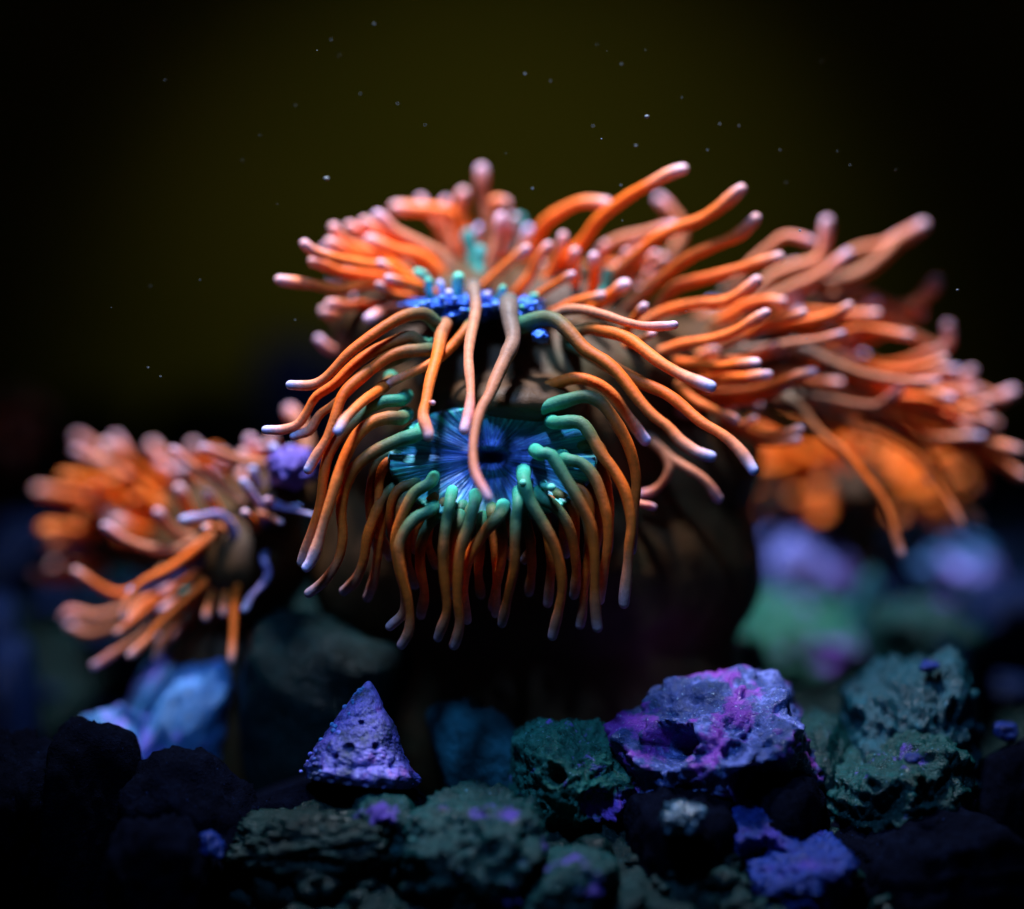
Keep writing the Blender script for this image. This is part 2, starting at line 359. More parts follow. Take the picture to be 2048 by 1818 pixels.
# the crown to the upper left (tip first)
for pts, y0, y1, w0, w1, m in [
 ([(559, 560), (620, 568), (680, 580), (740, 567), (790, 575), (850, 600)], .045, .030, 30, 25, 'h'),
 ([(609, 488), (632, 506), (691, 520), (744, 529), (782, 532), (817, 559), (847, 575)], .045, .032, 28, 24, 'h'),
 ([(626, 523), (676, 541), (735, 550), (773, 559), (830, 588)], .048, .036, 28, 24, 'h'),
 ([(668, 456), (691, 488), (723, 503), (770, 520), (830, 560)], .055, .048, 30, 27, 'h'),
 ([(659, 485), (688, 503), (730, 530), (800, 560)], .055, .045, 30, 27, 'h'),
 ([(700, 453), (729, 470), (764, 486), (820, 520), (870, 560)], .060, .055, 30, 26, 'h'),
 ([(729, 444), (764, 465), (800, 478), (850, 515), (890, 560)], .060, .055, 32, 26, 'h'),
 ([(756, 432), (788, 462), (838, 488), (882, 512), (905, 552)], .052, .050, 46, 30, 'p'),
 ([(740, 480), (790, 500), (850, 520), (890, 560)], .050, .046, 38, 30, 'h'),
 ([(791, 415), (838, 417), (882, 420), (912, 435), (925, 480), (930, 540)], .068, .064, 38, 28, 'h'),
 ([(842, 400), (852, 420), (880, 455), (910, 520)], .070, .070, 34, 24, 'p'),
 ([(926, 388), (922, 418), (926, 447), (935, 530)], .066, .066, 42, 30, 'h'),
 ([(963, 340), (964, 382), (970, 418), (976, 465), (970, 523), (954, 572)], .060, .062, 42, 32, 'p'),
 ([(1011, 406), (988, 404), (978, 430), (980, 480), (965, 550)], .064, .064, 36, 26, 'h'),
 ([(891, 403), (885, 429), (900, 480), (920, 550)], .068, .070, 34, 22, 'p'),
 ([(1002, 435), (996, 476), (982, 523), (962, 572)], .052, .052, 30, 26, 'p'),
 ([(659, 608), (691, 614), (723, 611), (780, 618), (830, 625)], .048, .040, 28, 24, 'h'),
 ([(664, 626), (682, 653), (712, 662), (760, 650)], .060, .062, 28, 26, 'p'),
 ([(638, 679), (659, 697), (682, 697), (720, 672), (780, 640)], .055, .050, 28, 22, 'p'),
 ([(738, 638), (764, 623), (794, 617), (840, 622)], .045, .036, 28, 28, 'p'),
 ([(776, 556), (817, 566), (852, 575), (880, 590)], .040, .034, 24, 18, 'o'),
 ([(761, 526), (782, 541), (823, 559), (860, 580)], .044, .038, 26, 20, 'o'),
 ([(758, 570), (785, 588), (817, 594), (850, 605)], .040, .034, 24, 20, 'h'),
 ([(835, 546), (846, 552), (858, 568), (862, 590)], .042, .038, 22, 22, 'k'),
 ([(857, 563), (859, 580), (861, 602)], .034, .030, 22, 20, 'k'),
 ([(917, 556), (916, 580), (914, 612)], .034, .030, 30, 28, 'k'),
 ([(1006, 577), (1000, 590), (994, 606)], .034, .030, 18, 18, 'k'),
 ([(1071, 592), (1062, 602), (1050, 618)], .034, .030, 18, 16, 'k'),
 ([(880, 566), (884, 582), (888, 604)], .036, .034, 18, 16, 'v'),
 ([(898, 586), (900, 600), (902, 620)], .030, .027, 18, 18, 'v'),
 ([(975, 590), (976, 604), (978, 622)], .032, .028, 18, 18, 'v'),
 ([(1040, 440), (1038, 470), (1030, 510), (1010, 560)], .066, .066, 36, 26, 'q'),
 ([(936, 470), (944, 500), (950, 540), (952, 580)], .052, .056, 30, 30, 'q'),
 ([(960, 500), (958, 530), (955, 570)], .050, .052, 26, 26, 'q'),
 ([(1216, 545), (1212, 570), (1200, 600)], .046, .046, 22, 26, 'k'),
 # between the crown and the right-hand lobe
 ([(1366, 338), (1338, 347), (1294, 371), (1250, 397), (1200, 435), (1165, 482), (1123, 530), (1090, 580)], .055, .036, 34, 25, 'o'),
 ([(1212, 406), (1165, 406), (1123, 423), (1091, 447), (1073, 480), (1050, 540)], .062, .050, 36, 26, 'h'),
 ([(1482, 379), (1441, 412), (1397, 441), (1353, 459), (1311, 479), (1279, 506), (1235, 541), (1206, 566), (1180, 590)], .050, .034, 30, 29, 'h'),
 ([(1511, 438), (1476, 470), (1426, 494), (1376, 517), (1332, 550), (1294, 582), (1250, 623), (1220, 650)], .046, .034, 30, 28, 'h'),
 ([(1558, 514), (1499, 532), (1441, 550), (1397, 559), (1353, 573), (1323, 603), (1300, 640)], .046, .036, 30, 26, 'h'),
 ([(1514, 561), (1476, 588), (1441, 603), (1397, 606), (1353, 614), (1308, 632), (1270, 660)], .040, .030, 30, 26, 'h'),
 ([(1532, 626), (1505, 644), (1470, 664), (1426, 679), (1367, 688), (1323, 703), (1280, 715)], .036, .024, 28, 24, 'h'),
 ([(1347, 453), (1294, 465), (1250, 476), (1217, 494), (1180, 540)], .062, .056, 30, 26, 'p'),
 ([(1320, 400), (1338, 418), (1358, 441), (1364, 470), (1340, 520)], .074, .076, 30, 27, 'p'),
 ([(1188, 514), (1188, 550), (1182, 585), (1170, 610)], .044, .038, 28, 25, 'o'),
 ([(1150, 504), (1147, 535), (1150, 570), (1140, 600)], .048, .042, 28, 25, 'h'),
 ([(1053, 497), (1026, 517), (1000, 541), (965, 578)], .044, .038, 30, 22, 'h'),
 ([(1097, 491), (1073, 520), (1060, 550), (1030, 590)], .046, .042, 30, 22, 'h'),
 ([(1126, 473), (1112, 512), (1097, 550), (1070, 595)], .052, .048, 30, 24, 'h'),
 ([(1144, 550), (1117, 567), (1088, 585), (1060, 605)], .038, .032, 22, 20, 'o'),
 ([(1203, 591), (1176, 597), (1147, 606), (1110, 625)], .038, .030, 24, 22, 'h'),
 ([(1250, 570), (1226, 588), (1205, 605), (1180, 625)], .040, .032, 32, 30, 'o'),
 ([(1288, 614), (1270, 635), (1250, 660)], .034, .026, 28, 24, 'o'),
 ([(1306, 667), (1282, 679), (1250, 690)], .032, .024, 22, 17, 'h'),
 # lower right orange fingers
 ([(1513, 726), (1477, 729), (1448, 732), (1400, 730), (1350, 722), (1310, 715)], .040, .022, 30, 25, 'o'),
 ([(1536, 750), (1492, 753), (1448, 756), (1400, 764), (1350, 770)], .042, .026, 28, 24, 'o'),
 ([(1627, 744), (1589, 753), (1551, 767), (1507, 779), (1448, 785), (1390, 790)], .045, .036, 30, 25, 'o'),
 ([(1570, 775), (1520, 795), (1460, 802), (1400, 800)], .046, .040, 34, 24, 'o'),
 ([(1698, 612), (1668, 626), (1624, 638), (1580, 645), (1530, 655)], .055, .044, 26, 24, 'h'),
 ([(1607, 626), (1571, 635), (1536, 647), (1500, 668), (1450, 690)], .048, .036, 28, 24, 'h'),
 ([(1686, 667), (1639, 679), (1601, 685), (1565, 690), (1500, 700)], .055, .044, 26, 22, 'p'),
 ([(1566, 603), (1530, 600), (1492, 609), (1440, 640)], .052, .044, 26, 24, 'h'),
 ([(1510, 838), (1486, 850), (1463, 841), (1420, 815), (1370, 790)], .042, .034, 26, 18, 'h'),
 ([(1601, 858), (1571, 869), (1536, 872), (1500, 862), (1450, 835), (1400, 800)], .046, .036, 32, 24, 'h'),
 ([(1595, 880), (1540, 884), (1500, 872), (1450, 846)], .050, .042, 30, 24, 'h'),
 # far right, out of focus
 ([(1845, 452), (1806, 476), (1771, 509), (1727, 541), (1683, 559), (1624, 576), (1560, 610)], .082, .088, 32, 38, 'p'),
 ([(1800, 470), (1771, 488), (1730, 497), (1690, 512), (1640, 545)], .090, .092, 26, 24, 'p'),
 ([(1654, 444), (1651, 482), (1636, 517), (1595, 535), (1551, 553), (1500, 590)], .080, .080, 30, 34, 'p'),
 ([(1624, 485), (1574, 473), (1545, 491), (1500, 530), (1460, 580)], .076, .072, 26, 24, 'p'),
 ([(1695, 509), (1668, 529), (1624, 556), (1580, 576), (1520, 610)], .074, .068, 30, 30, 'p'),
 ([(1871, 565), (1850, 591), (1815, 612), (1780, 612), (1742, 594), (1706, 588), (1650, 610)], .084, .090, 30, 36, 'p'),
 ([(1895, 652), (1900, 679), (1883, 697), (1853, 685), (1815, 664), (1786, 635), (1730, 625), (1650, 640)], .086, .088, 30, 30, 'p'),
 ([(1840, 625), (1800, 640), (1760, 650), (1700, 665), (1620, 690)], .086, .090, 34, 38, 'h'),
 ([(1889, 717), (1845, 735), (1786, 741), (1727, 732), (1683, 723), (1620, 705)], .072, .064, 26, 22, 'h'),
 ([(1874, 764), (1815, 764), (1742, 753), (1683, 732), (1639, 711), (1600, 692)], .064, .056, 26, 24, 'p'),
 ([(1942, 744), (1924, 761), (1880, 766), (1800, 756), (1700, 745)], .085, .088, 30, 30, 'p'),
 ([(2024, 785), (1991, 797), (1953, 782), (1918, 760), (1850, 745), (1760, 735)], .088, .092, 30, 34, 'p'),
 ([(1971, 835), (1933, 841), (1889, 811), (1830, 790), (1740, 775)], .082, .084, 30, 34, 'p'),
 ([(2036, 902), (1991, 888), (1933, 864), (1874, 841), (1815, 820), (1740, 800), (1660, 780)], .078, .072, 30, 28, 'h'),
 ([(1803, 1108), (1793, 1077), (1780, 1032), (1756, 986), (1723, 947), (1686, 902), (1636, 864), (1604, 823), (1577, 794)], .060, .046, 26, 22, 'h'),
 ([(1923, 1053), (1905, 1017), (1880, 977), (1856, 941), (1830, 911), (1771, 876), (1712, 858), (1650, 820)], .072, .062, 26, 22, 'h'),
 ([(1962, 1047), (1935, 1014), (1899, 980), (1870, 930), (1830, 890), (1760, 850)], .080, .080, 28, 24, 'h'),
 ([(1860, 960), (1856, 926), (1850, 890), (1810, 850), (1740, 820)], .072, .066, 26, 24, 'h'),
 ([(2047, 953), (2011, 932), (1965, 905), (1905, 880), (1844, 862), (1760, 830)], .080, .080, 30, 28, 'h'),
 ([(1965, 983), (1971, 956), (1962, 926), (1920, 895), (1850, 868)], .088, .094, 30, 28, 'h'),
 ([(1800, 782), (1756, 811), (1712, 811), (1668, 802), (1612, 792)], .066, .060, 26, 22, 'p'),
 ([(1940, 850), (1890, 845), (1820, 830), (1740, 812), (1650, 795)], .076, .078, 30, 26, 'h'),
 ([(1990, 850), (1940, 815), (1890, 790), (1820, 775), (1720, 760)], .092, .098, 32, 30, 'h'),
]:
    T(A, pts, y0, y1, w0, w1, m, tipfirst=True)
# tentacles draped over the front (base first)
for pts, y0, y1, w0, w1, m in [
 ([(876, 650), (853, 630), (817, 631), (779, 647), (735, 676), (691, 711), (653, 752), (623, 770), (581, 770)], .018, .006, 40, 23, 'g'),
 ([(841, 690), (826, 674), (803, 678), (750, 702), (706, 732), (670, 767), (632, 794), (613, 826), (596, 850), (565, 861), (532, 860)], .016, .008, 38, 22, 'g'),
 ([(855, 700), (800, 706), (760, 725), (715, 765), (676, 805), (640, 830), (618, 862), (588, 872)], .014, .008, 40, 22, 'g'),
 ([(800, 715), (750, 735), (717, 760), (686, 790), (667, 839), (651, 879), (634, 908), (617, 939)], .014, .000, 38, 24, 'g'),
 ([(775, 765), (735, 795), (705, 822), (688, 840), (676, 862)], .014, -.006, 34, 24, 'g'),
 ([(800, 800), (767, 803), (736, 817), (711, 842), (686, 866), (661, 903), (648, 949), (639, 1011), (620, 1074), (603, 1125)], .010, .000, 36, 24, 'f'),
 ([(800, 836), (777, 835), (742, 847), (711, 876), (686, 923), (667, 980), (651, 1037), (631, 1099), (613, 1135)], .006, -.004, 38, 25, 'g'),
 ([(835, 868), (793, 883), (749, 905), (711, 936), (690, 980), (684, 1027), (686, 1074), (676, 1121), (648, 1163), (618, 1186)], .004, .002, 40, 24, 'f'),
 ([(800, 967), (767, 993), (752, 1027), (736, 1074), (727, 1121), (711, 1159), (688, 1182)], .006, .008, 34, 24, 'f'),
 ([(820, 940), (780, 975), (765, 1030), (756, 1090), (748, 1150), (735, 1195)], .008, .010, 34, 22, 'f'),
 ([(858, 967), (827, 988), (801, 1035), (788, 1080), (795, 1130), (808, 1180), (806, 1225), (780, 1253)], .000, .002, 32, 22, 'f'),
 ([(858, 1021), (830, 1037), (806, 1068), (797, 1099), (803, 1147), (815, 1194), (821, 1231), (818, 1263), (803, 1290)], -.002, -.004, 36, 23, 'f'),
 ([(876, 1030), (856, 1050), (842, 1090), (840, 1137), (848, 1185), (842, 1230)], .002, .006, 36, 24, 'f'),
 ([(901, 1002), (894, 1043), (887, 1090), (885, 1131), (890, 1178), (893, 1225), (876, 1275)], -.004, -.004, 30, 23, 'f'),
 ([(918, 1040), (910, 1074), (906, 1120), (900, 1170)], .000, .004, 32, 24, 'f'),
 ([(948, 1010), (938, 1052), (922, 1099), (917, 1147), (917, 1200), (920, 1247), (908, 1290)], -.004, -.003, 34, 24, 'f'),
 ([(1000, 1030), (976, 1059), (948, 1099), (932, 1137), (928, 1190), (934, 1240)], -.003, .002, 36, 23, 'f'),
 ([(1036, 1003), (1031, 1043), (1028, 1090), (1028, 1137), (1017, 1194), (1004, 1247)], -.004, -.003, 32, 23, 'f'),
 ([(1050, 962), (1060, 999), (1082, 1037), (1107, 1084), (1119, 1128), (1123, 1175), (1116, 1225), (1105, 1272)], -.002, -.003, 36, 24, 'f'),
 ([(1085, 997), (1110, 1015), (1135, 1048), (1149, 1090), (1153, 1137), (1148, 1190)], .000, .004, 34, 24, 'f'),
 ([(1080, 910), (1101, 911), (1126, 949), (1157, 999), (1179, 1043), (1186, 1090), (1190, 1137), (1192, 1200), (1195, 1255)], -.001, -.005, 36, 24, 'f'),
 ([(1132, 918), (1163, 927), (1189, 955), (1207, 999), (1217, 1043), (1217, 1090), (1207, 1150), (1200, 1200)], .002, .000, 34, 24, 'f'),
 ([(1110, 846), (1157, 845), (1179, 867), (1201, 908), (1229, 945), (1251, 986), (1262, 1043), (1258, 1090), (1255, 1153), (1248, 1207)], .006, -.002, 36, 25, 'f'),
 ([(1075, 817), (1126, 801), (1170, 792), (1204, 807), (1233, 845), (1255, 886), (1267, 930), (1270, 974), (1266, 1043), (1262, 1100)], .010, .006, 40, 26, 'f'),
 ([(1060, 790), (1110, 768), (1150, 756), (1190, 765), (1225, 790), (1262, 840), (1290, 880)], .016, .012, 34, 26, 'g'),
 ([(1000, 1045), (1005, 1080), (1002, 1130), (992, 1180), (985, 1215)], .000, .006, 30, 22, 'f'),
 ([(1045, 1030), (1060, 1075), (1065, 1130), (1058, 1185)], .002, .008, 30, 22, 'f'),
 ([(965, 1045), (962, 1090), (958, 1140), (962, 1190)], .001, .008, 30, 22, 'f'),
 ([(870, 1000), (845, 1020), (822, 1060), (815, 1120), (830, 1170)], .004, .008, 30, 22, 'f'),
 ([(1150, 985), (1172, 1030), (1180, 1090), (1172, 1150), (1166, 1215), (1160, 1250)], .004, .006, 32, 22, 'f'),
 # right side, long
 ([(1044, 650), (1082, 636), (1112, 641), (1141, 667), (1170, 700), (1206, 722), (1240, 752), (1277, 798), (1308, 832), (1336, 854), (1361, 883), (1393, 905), (1422, 913)], .018, -.006, 46, 27, 'g'),
 ([(1150, 690), (1190, 716), (1241, 745), (1285, 767), (1330, 785), (1361, 807), (1402, 845), (1440, 867), (1471, 892), (1493, 920), (1506, 940)], .022, -.004, 40, 28, 'g'),
 ([(1140, 668), (1176, 658), (1206, 662), (1250, 675), (1288, 700), (1323, 726), (1367, 750), (1421, 773)], .022, -.002, 34, 29, 'g'),
 ([(1095, 640), (1126, 622), (1165, 620), (1206, 629), (1250, 644), (1294, 653), (1348, 650)], .026, .008, 30, 22, 'p'),
 ([(947, 582), (950, 600), (950, 625), (942, 676), (938, 726), (941, 785), (937, 829), (929, 860)], .024, -.006, 34, 24, 'p'),
 ([(1018, 618), (1020, 640), (1027, 680), (1012, 717), (994, 758), (980, 791), (962, 823), (950, 870), (947, 917), (954, 955), (976, 996)], .018, -.016, 52, 23, 'p'),
 ([(891, 652), (882, 673), (873, 711), (861, 755), (852, 800), (845, 832), (857, 872)], .018, -.004, 36, 27, 'h'),
 ([(935, 655), (905, 690), (870, 722), (808, 752), (762, 772)], .018, .012, 30, 22, 'g'),
 ([(1300, 880), (1325, 905), (1338, 936), (1326, 964), (1304, 983), (1279, 989)], .030, .026, 26, 20, 'p'),
 ([(1310, 890), (1343, 917), (1377, 936), (1412, 961), (1436, 997)], .030, .024, 26, 22, 'p'),
 ([(1262, 998), (1283, 1008), (1306, 1014)], .022, .018, 20, 17, 'p'),
 ([(1360, 770), (1390, 800), (1430, 820), (1470, 840)], .034, .030, 26, 22, 'h'),
]:
    T(A, pts, y0, y1, w0, w1, m, bulge=.003)
_r = random.Random(23)
for i in range(20):
    a = R(178 + 190 * i / 19 + _r.uniform(-3, 3)); ca, sa = math.cos(a), -math.sin(a)
    x, y = 985 + 196 * ca, 912 + 126 * sa; ln = _r.uniform(40, 170); o = _r.uniform(18, 34)
    yb = .004 if sa > .5 else .008
    T(A, [(x - 14 * ca, y - 10 * sa - 4), (x + o * ca * .6, y + 8 * sa - 4), (x + o * ca + 8 * ca, y + 26), (x + (o + 10) * ca + _r.uniform(-10, 10), y + 26 + ln * .5), (x + (o + 4) * ca + _r.uniform(-14, 14), y + 26 + ln)],
      yb, yb + _r.uniform(-.002, .006), _r.uniform(28, 36), _r.uniform(20, 24), 'f', bulge=.003)
_r = random.Random(19)
for i in range(16):
    x = 830 + 235 * i / 15 + _r.uniform(-7, 7); y = 612 + _r.uniform(-16, 10)
    T(A, [(x, y + 12), (x + _r.uniform(-3, 3), y)], .027, .022, 15, _r.uniform(11, 17), _r.choice(['b', 'b', 'k']), root=.004, name='vesicle')
# small side bud on the front left tentacle, green knobs at the disc edge
T(A, [(856, 806), (866, 806)], .001, -.001, 14, 12, 'p', root=0)
T(A, [(1090, 972), (1104, 975)], .001, -.004, 20, 18, 'k', root=.003)
T(A, [(1042, 958), (1046, 966)], -.001, -.004, 18, 16, 'k', root=.003)

# the crowd of tentacles behind (fills the lobes)
def fill(parent, n, tips, base, ys, mats, seed, w=(25, 22), frac=(.35, .7), up=25):
    rn = random.Random(seed)
    for i in range(n):
        tx, ty = tips(rn); bx, by = base(rn); y0, y1 = rn.uniform(*ys[0]), rn.uniform(*ys[1])
        q = rn.uniform(*frac); bx, by = tx + (bx - tx) * q, ty + (by - ty) * q
        L_ = math.hypot(tx - bx, ty - by); nx, ny = -(ty - by) / (L_ + 1), (tx - bx) / (L_ + 1)
        a, b = rn.uniform(-.16, .16) * L_, rn.uniform(-.12, .12) * L_
        pts = [(bx, by), (bx + (tx - bx) * .33 + nx * a, by + (ty - by) * .33 + ny * a - up * .3),
               (bx + (tx - bx) * .67 + nx * b, by + (ty - by) * .67 + ny * b + up * .2), (tx, ty)]
        T(parent, pts, y0, y1, w[0] * rn.uniform(.9, 1.2), w[1] * rn.uniform(.85, 1.15), rn.choice(mats))
def lerp_env(x, pts):
    for (x0, y0), (x1, y1) in zip(pts, pts[1:]):
        if x <= x1: return y0 + (y1 - y0) * (x - x0) / (x1 - x0)
    return pts[-1][1]
TOP = [(1300, 520), (1450, 500), (1600, 520), (1750, 560), (1850, 640), (1950, 770), (2010, 840)]
BOT = [(1300, 760), (1450, 830), (1600, 850), (1750, 850), (1850, 890), (1950, 930), (2010, 940)]
def tips_right(rn):
    x = rn.uniform(1420, 1980); a, b = lerp_env(x, TOP), lerp_env(x, BOT); return x, rn.uniform(a, b)
fill(A, 66, tips_right, lambda rn: (rn.uniform(1150, 1350), rn.uniform(700, 780)), ((.074, .096), (.066, .10)), ['p', 'h', 'h', 'g'], 3, frac=(.45, .7))
fill(A, 22, lambda rn: (rn.uniform(640, 830), rn.uniform(470, 640)), lambda rn: (rn.uniform(880, 960), rn.uniform(560, 620)), ((.056, .068), (.052, .070)), ['h', 'p', 'h'], 4, frac=(.5, .9))
fill(A, 14, lambda rn: (rn.uniform(860, 1080), rn.uniform(430, 500)), lambda rn: (rn.uniform(920, 1010), 600), ((.062, .072), (.064, .078)), ['p', 'h', 'g'], 5, frac=(.7, .95))
fill(A, 28, lambda rn: (rn.uniform(1080, 1330), rn.uniform(470, 600)), lambda rn: (rn.uniform(1060, 1200), rn.uniform(620, 680)), ((.058, .070), (.050, .070)), ['h', 'p', 'h'], 6, frac=(.6, .95))
fill(A, 14, lambda rn: (rn.uniform(1330, 1560), rn.uniform(690, 830)), lambda rn: (rn.uniform(1180, 1260), rn.uniform(720, 770)), ((.050, .060), (.040, .056)), ['h', 'o'], 8, frac=(.6, .9))

# ---------------------------------------------------------------- left anemone
B2 = empty('sea_anemone', (P(450, 1200, .06).x, .06, GROUND))
tag(B2, 'smaller orange sea anemone with a violet centre, sprawling low beside the large one', 'sea anemone', 'sea anemones')
v, f = blob_mesh([(Vector((P(480, 1200, .06).x, .06, -.07)), (.020, .020, .032)), E(500, 1110, .060, 130, 130, .022), E(420, 1090, .074, 120, 70, .022), E(300, 1080, .098, 130, 60, .022), E(565, 985, .052, 75, 70, .018), E(420, 1010, .085, 110, 60, .02)], .0016, seed=9)
mesh_obj('column', v, f, M_COLUMN, B2)
lump(B2, 'oral_disc', 585, 935, .036, 46, 40, .008, body_mat('disc_violet', (.06, .03, .16), (.16, .10, .42), (.25, .18, .60)), .35, 6, 4, 21)
lump(B2, 'disc_fold', 255, 1130, .085, 26, 12, .008, M_TEAL, .7, 6, 3, 23)
lump(B2, 'disc_fold', 375, 1180, .050, 26, 14, .006, M_TEAL, .4, 6, 3, 24)
for pts, y0, y1, w0, w1, m in [
 ([(346, 900), (383, 930), (426, 960), (466, 988), (490, 1010)], .046, .044, 26, 20, 'p'),
 ([(406, 896), (449, 910), (492, 923), (539, 930), (565, 950)], .048, .044, 26, 20, 'p'),
 ([(210, 1053), (246, 1076), (293, 1093), (333, 1099), (369, 1093), (420, 1070)], .048, .044, 30, 22, 'p'),
 ([(151, 1143), (186, 1166), (226, 1186), (263, 1184), (320, 1150)], .056, .050, 28, 20, 'h'),
 ([(246, 1236), (253, 1209), (283, 1166), (333, 1139), (383, 1106), (429, 1070), (460, 1050)], .044, .036, 40, 20, 'h'),
 ([(263, 1184), (299, 1172), (349, 1150), (399, 1123), (456, 1093)], .044, .038, 30, 24, 'v'),
 ([(236, 1266), (283, 1229), (333, 1193), (390, 1150), (440, 1110)], .046, .040, 28, 19, 'h'),
 ([(260, 1311), (293, 1282), (326, 1242), (366, 1203), (416, 1159), (460, 1120)], .044, .036, 24, 19, 'h'),
 ([(188, 1331), (226, 1306), (273, 1279), (316, 1242), (380, 1180), (440, 1130)], .048, .042, 26, 19, 'p'),
 ([(128, 1236), (145, 1222), (186, 1232), (216, 1229), (262, 1215), (330, 1180)], .060, .060, 28, 24, 'p'),
 ([(140, 1252), (173, 1266), (213, 1259), (250, 1245), (320, 1200)], .062, .064, 28, 24, 'p'),
 ([(313, 1316), (320, 1290), (335, 1265), (380, 1200), (440, 1150)], .048, .044, 26, 20, 'h'),
 ([(489, 1219), (502, 1193), (526, 1169), (536, 1146), (528, 1120)], .036, .030, 22, 17, 'v'),
 ([(446, 1226), (452, 1190), (470, 1150)], .042, .038, 22, 18, 'h'),
 ([(462, 1322), (466, 1266), (470, 1200), (480, 1150)], .040, .034, 22, 16, 'h'),
 ([(412, 1235), (425, 1190), (450, 1140)], .044, .040, 22, 18, 'h'),
 ([(358, 978), (369, 1006), (380, 1035), (400, 1060)], .052, .048, 30, 28, 'o'),
 ([(416, 990), (430, 1012), (445, 1040)], .050, .046, 28, 26, 'o'),
 ([(316, 1026), (339, 1053), (360, 1070), (400, 1080)], .050, .044, 28, 24, 'p'),
 ([(366, 1040), (399, 1034), (436, 1030), (462, 1053), (470, 1080)], .042, .034, 28, 22, 'v'),
 ([(409, 1056), (420, 1052), (440, 1060)], .040, .034, 16, 15, 'o'),
 ([(490, 1026), (505, 1040), (510, 1055)], .036, .028, 20, 22, 'o'),
 ([(562, 1045), (540, 1033), (515, 1025)], .036, .028, 18, 14, 'p'),
 ([(532, 1000), (545, 1002), (560, 1010)], .036, .030, 16, 14, 'p'),
 ([(486, 963), (506, 990), (525, 1015), (530, 1045)], .038, .034, 26, 18, 'v'),
 ([(546, 896), (557, 926), (548, 960), (545, 985)], .040, .036, 34, 24, 'v'),
 ([(505, 940), (516, 962), (530, 990)], .042, .038, 40, 22, 'v'),
 ([(580, 900), (590, 925), (580, 960)], .042, .040, 34, 24, 'v'),
 ([(600, 1012), (570, 1010), (540, 1000)], .034, .030, 14, 10, 'v'),
 ([(625, 1030), (590, 1022), (545, 1012)], .032, .026, 16, 10, 'v'),
 ([(580, 822), (600, 850), (610, 890), (600, 930)], .052, .062, 30, 34, 'p'),
]:
    T(B2, pts, y0, y1, w0, w1, m, tipfirst=True)
fill(B2, 20, lambda rn: (rn.uniform(70, 200), rn.uniform(940, 1160)), lambda rn: (rn.uniform(330, 420), rn.uniform(1040, 1100)), ((.085, .10), (.08, .105)), ['r', 'h', 'r'], 11, w=(30, 28), frac=(.6, .9))
fill(B2, 26, lambda rn: (rn.uniform(150, 520), rn.uniform(872, 960)), lambda rn: (rn.uniform(330, 500), rn.uniform(1030, 1080)), ((.078, .095), (.072, .10)), ['r', 'o', 'p'], 12, w=(30, 28), frac=(.7, .95))
fill(B2, 22, lambda rn: (rn.uniform(180, 400), rn.uniform(960, 1130)), lambda rn: (rn.uniform(380, 470), rn.uniform(1040, 1100)), ((.075, .095), (.07, .095)), ['r', 'r', 'o'], 13, w=(30, 28), frac=(.6, .95))

fill(B2, 12, lambda rn: (rn.uniform(480, 640), rn.uniform(840, 960)), lambda rn: (rn.uniform(540, 640), rn.uniform(980, 1040)), ((.055, .07), (.045, .075)), ['p', 'h', 'o'], 14, w=(28, 26), frac=(.6, .95))
fill(B2, 12, lambda rn: (rn.uniform(200, 460), rn.uniform(1170, 1300)), lambda rn: (rn.uniform(430, 520), rn.uniform(1060, 1120)), ((.055, .07), (.048, .065)), ['h', 'p'], 15, w=(26, 21), frac=(.6, .9))
# ---------------------------------------------------------------- anemones far behind
def rear(px, py, y, n, label, tips, mats, seed, rx=110, rz=60):
    e = empty('sea_anemone', (P(px, py, y).x, y, GROUND)); tag(e, label, 'sea anemone', 'sea anemones')
    c = P(px, py, y); h = c.z - GROUND
    v, f = blob_mesh([(Vector((c.x, y, GROUND + h * .5)), (rx * .6 * PX(y), .018, h * .55)), E(px, py, y, rx, rz, .022)], .003, seed=seed)
    mesh_obj('column', v, f, M_COLUMN, e)
    fill(e, n, tips, lambda rn: (px + rn.uniform(-50, 50), py + rn.uniform(-20, 20)), ((y - .012, y + .008), (y - .03, y + .01)), mats, seed, w=(32, 30), frac=(.7, .95))
    return e
e = rear(1700, 960, .165, 64, 'out-of-focus orange sea anemone low behind the large one, above violet rock', lambda rn: (rn.uniform(1490, 1930), rn.uniform(855, 1045)), ['r'], 31, 150, 60)
lump(e, 'disc_fold', 1552, 975, .150, 22, 32, .008, M_TEAL, .3, 5, 3, 33)
rear(-10, 900, .26, 18, 'dim reddish orange sea anemone far back beside the low sprawling one', lambda rn: (rn.uniform(-80, 95), rn.uniform(780, 990)), ['h', 'o'], 41, 70, 60)

